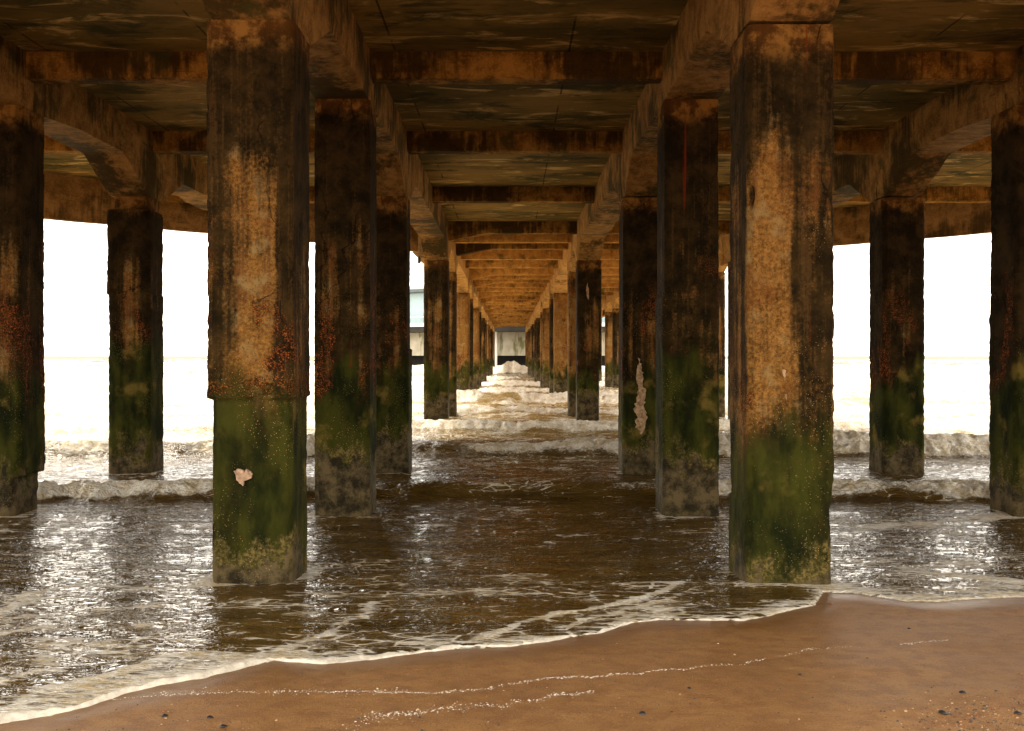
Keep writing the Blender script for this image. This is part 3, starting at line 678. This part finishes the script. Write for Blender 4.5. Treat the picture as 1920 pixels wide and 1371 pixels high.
ring_obj('base_wall', mat_streaky(), 21.5, 22.0, 1.75, 4.35)
ring_obj('recess_shade', Mdk, 18.5, 19.0, -1, 1.9)  # solid ring behind the openings, their shade painted as near-black
ring_obj('balcony_floor', Mdk, 18.5, 24.1, 4.36, 4.95)
ring_obj('balcony_rim', Mwh, 23.8, 24.2, 4.96, 5.35)
ring_obj('balcony_rail', Mwh, 24.0, 24.08, 6.0, 6.08)
ring_obj('glass_wall', Mg, 20.5, 20.6, 5.0, 9.0)
ring_obj('roof_rim', mat_plain('roof_edge_grey', (.10, .12, .13), .6), 20.0, 21.7, 9.0, 9.35)
v, f = ringm(.5, 21.3, 9.36, 9.7, zi=12.5); mesh_obj('roof', v, f, Mrf, bld, False)
for i in range(44):
    a_ = 2 * math.pi * i / 44 + .01
    if math.sin(a_) > -.45: continue
    m = MB().box(-.12, .12, -.12, .12, 5.36, 9.0); o = m.build('window_mullion', Mwh, bld, False, (20.7 * math.cos(a_), 20.7 * math.sin(a_), 0)); o.rotation_euler.z = a_
    if i % 2 == 0:
        o = MB().box(-.16, .16, -.16, .16, -1, 4.36).build('support_pillar', Mwh, bld, False, (22.7 * math.cos(a_), 22.7 * math.sin(a_), 0)); o.rotation_euler.z = a_
    o = MB().box(-.05, .05, -.05, .05, 5.3, 6.0).build('rail_post', Mwh, bld, False, (24.04 * math.cos(a_), 24.04 * math.sin(a_), 0)); o.rotation_euler.z = a_

# ------------------------------------------------------------------ bits on the sand
def scatter_mesh(name, pts, mats, sizes, flat=.35, seed=1):
    rnd = random.Random(seed); V = []; F = []; MI = []
    for (x, y) in pts:
        r = rnd.uniform(*sizes) * (1 if rnd.random() < .85 else 1.8); b_ = len(V); k_ = rnd.randint(5, 7); a0 = rnd.uniform(0, 6.28); el = rnd.uniform(.5, 1)
        z = float(sand_z(np.array([[x]]), np.array([[y]]))[0, 0]); mi = rnd.randrange(len(mats))
        ring = []
        for i in range(k_):
            a_ = a0 + 6.283 * i / k_; rr = r * rnd.uniform(.7, 1.2); ring.append((x + rr * math.cos(a_), y + rr * el * math.sin(a_)))
        V += [(p[0], p[1], z - r * .1) for p in ring] + [(x + (p[0] - x) * .6, y + (p[1] - y) * .6, z + r * flat) for p in ring] + [(x, y, z + r * flat * 1.3)]
        for i in range(k_):
            j = (i + 1) % k_; F += [(b_ + i, b_ + j, b_ + k_ + j, b_ + k_ + i), (b_ + k_ + i, b_ + k_ + j, b_ + 2 * k_)]; MI += [mi, mi]
    o = mesh_obj(name, V, F, mats, None, False); o.data.polygons.foreach_set('material_index', MI); return o
def along(path, n, spread, seed):
    rnd = random.Random(seed); P = [ground_pt(*p) for p in path]; L_ = [math.dist(P[i], P[i + 1]) for i in range(len(P) - 1)]; T = sum(L_); out = []
    while len(out) < n:
        s = rnd.uniform(0, T); dens = .55 + .6 * float(fbm(np.array([s * 2.2]), np.array([seed * 1.]), o=3, s=seed)[0]) * 1.6
        if rnd.random() > dens: continue
        i = 0
        while i < len(L_) - 1 and s > L_[i]: s -= L_[i]; i += 1
        u = s / L_[i]; wig = .05 * float(fbm(np.array([(P[i][0] + u) * 3]), np.array([0.]), o=3, s=seed + 3)[0])
        out.append((P[i][0] + (P[i + 1][0] - P[i][0]) * u + rnd.gauss(0, spread), P[i][1] + (P[i + 1][1] - P[i][1]) * u + wig + rnd.gauss(0, spread)))
    return out
pts = along([(200, 1312), (440, 1299), (640, 1299), (860, 1297), (1050, 1271), (1130, 1268), (1260, 1255), (1400, 1243), (1530, 1214), (1640, 1211), (1780, 1199)], 1100, .008, 3)
pts += along([(690, 1340), (850, 1327), (940, 1323), (1020, 1310), (1110, 1294)], 420, .012, 4)
pts += along([(640, 1371), (700, 1345), (900, 1322)], 120, .03, 5) + along([(300, 1300), (500, 1297), (760, 1293)], 160, .03, 6)
o = scatter_mesh('foam_flecks', pts, [M_foam], (.0011, .0034), .3, 2); tag(o, 'thin broken lines of dried foam flecks left on the sand', 'foam flecks', kind='stuff')
M_d1 = mat_plain('shell_orange', (.24, .085, .025), .5, .3, 60); M_d2 = mat_plain('shell_black', (.018, .014, .014), .35, .3, 60, .5); M_d3 = mat_plain('shell_cream', (.40, .27, .15), .5, .3, 60)
rnd = random.Random(8); pts = []
while len(pts) < 760:
    x = 1860 + rnd.gauss(0, 85); y = 1345 + rnd.gauss(0, 24) - max(0, (1860 - x)) * -.05
    if y > 1292 and x < 2100: pts.append(ground_pt(x, y))
for _ in range(260): pts.append(ground_pt(rnd.uniform(100, 1980), 1375 - abs(rnd.gauss(0, 70))))
pts = [p for p in pts if p[1] < float(shoreY(np.array([p[0]]))[0]) - .12]
o = scatter_mesh('shell_fragments', pts, [M_d1, M_d2, M_d2, M_d3], (.0020, .0052), .5, 9); tag(o, 'orange, black and cream shell fragments scattered over the sand', 'shell fragments', kind='stuff')

def mussel(x, y, size, rot, label, mat=M_d2, cat='shell'):
    gx, gy = ground_pt(x, y); V = []; F = []; nu, nv = 12, 6
    for i in range(nu + 1):
        u = i / nu
        for j in range(nv + 1):
            v = j / nv * math.pi; wd = .42 * math.sin(math.pi * u ** .65) + .02
            V.append((size * (u - .5), size * wd * math.cos(v), size * (.30 * math.sin(v) * math.sin(math.pi * u ** .7) + .01)))
    F = [tuple(f) for f in grid_faces(nu + 1, nv + 1, True)]
    z = float(sand_z(np.array([[gx]]), np.array([[gy]]))[0, 0])
    o = mesh_obj('mussel_shell' if mat is M_d2 else 'pebble', V, F, mat, None, True, (gx, gy, z - .001)); o.rotation_euler = (random.uniform(-.2, .2), random.uniform(-.2, .2), rot)
    tag(o, label, cat, 'dark mussel shells on the sand' if mat is M_d2 else None)
for a_ in [(310, 1342, .035, .2, 'black mussel shell furthest left on the sand, below the thick foam edge'), (394, 1346, .034, .0, 'small black shell just right of the leftmost mussel shell'),
           (420, 1361, .036, .5, 'black mussel shell at the bottom edge, left of the picture centre'), (1205, 1338, .040, 1.2, 'upright looking black shell below the end of the foam fleck lines'),
           (1293, 1290, .024, .3, 'tiny dark shell under the middle of the long foam fleck line'), (1500, 1265, .026, .1, 'small dark shell on bare sand in front of the ochre column'),
           (1705, 1179, .024, .0, 'dark sliver of shell nearest the water on the right'), (1806, 1298, .040, .7, 'large black shell above the pile of shell fragments'),
           (1770, 1338, .050, .1, 'long black mussel shell at the left end of the shell fragments'), (1910, 1338, .040, -.2, 'black mussel shell at the right edge of the picture')]:
    mussel(*a_)
mussel(1558, 1134, .035, .3, 'single orange pebble on wet sand at the foot of the ochre column', M_d1, 'pebble')
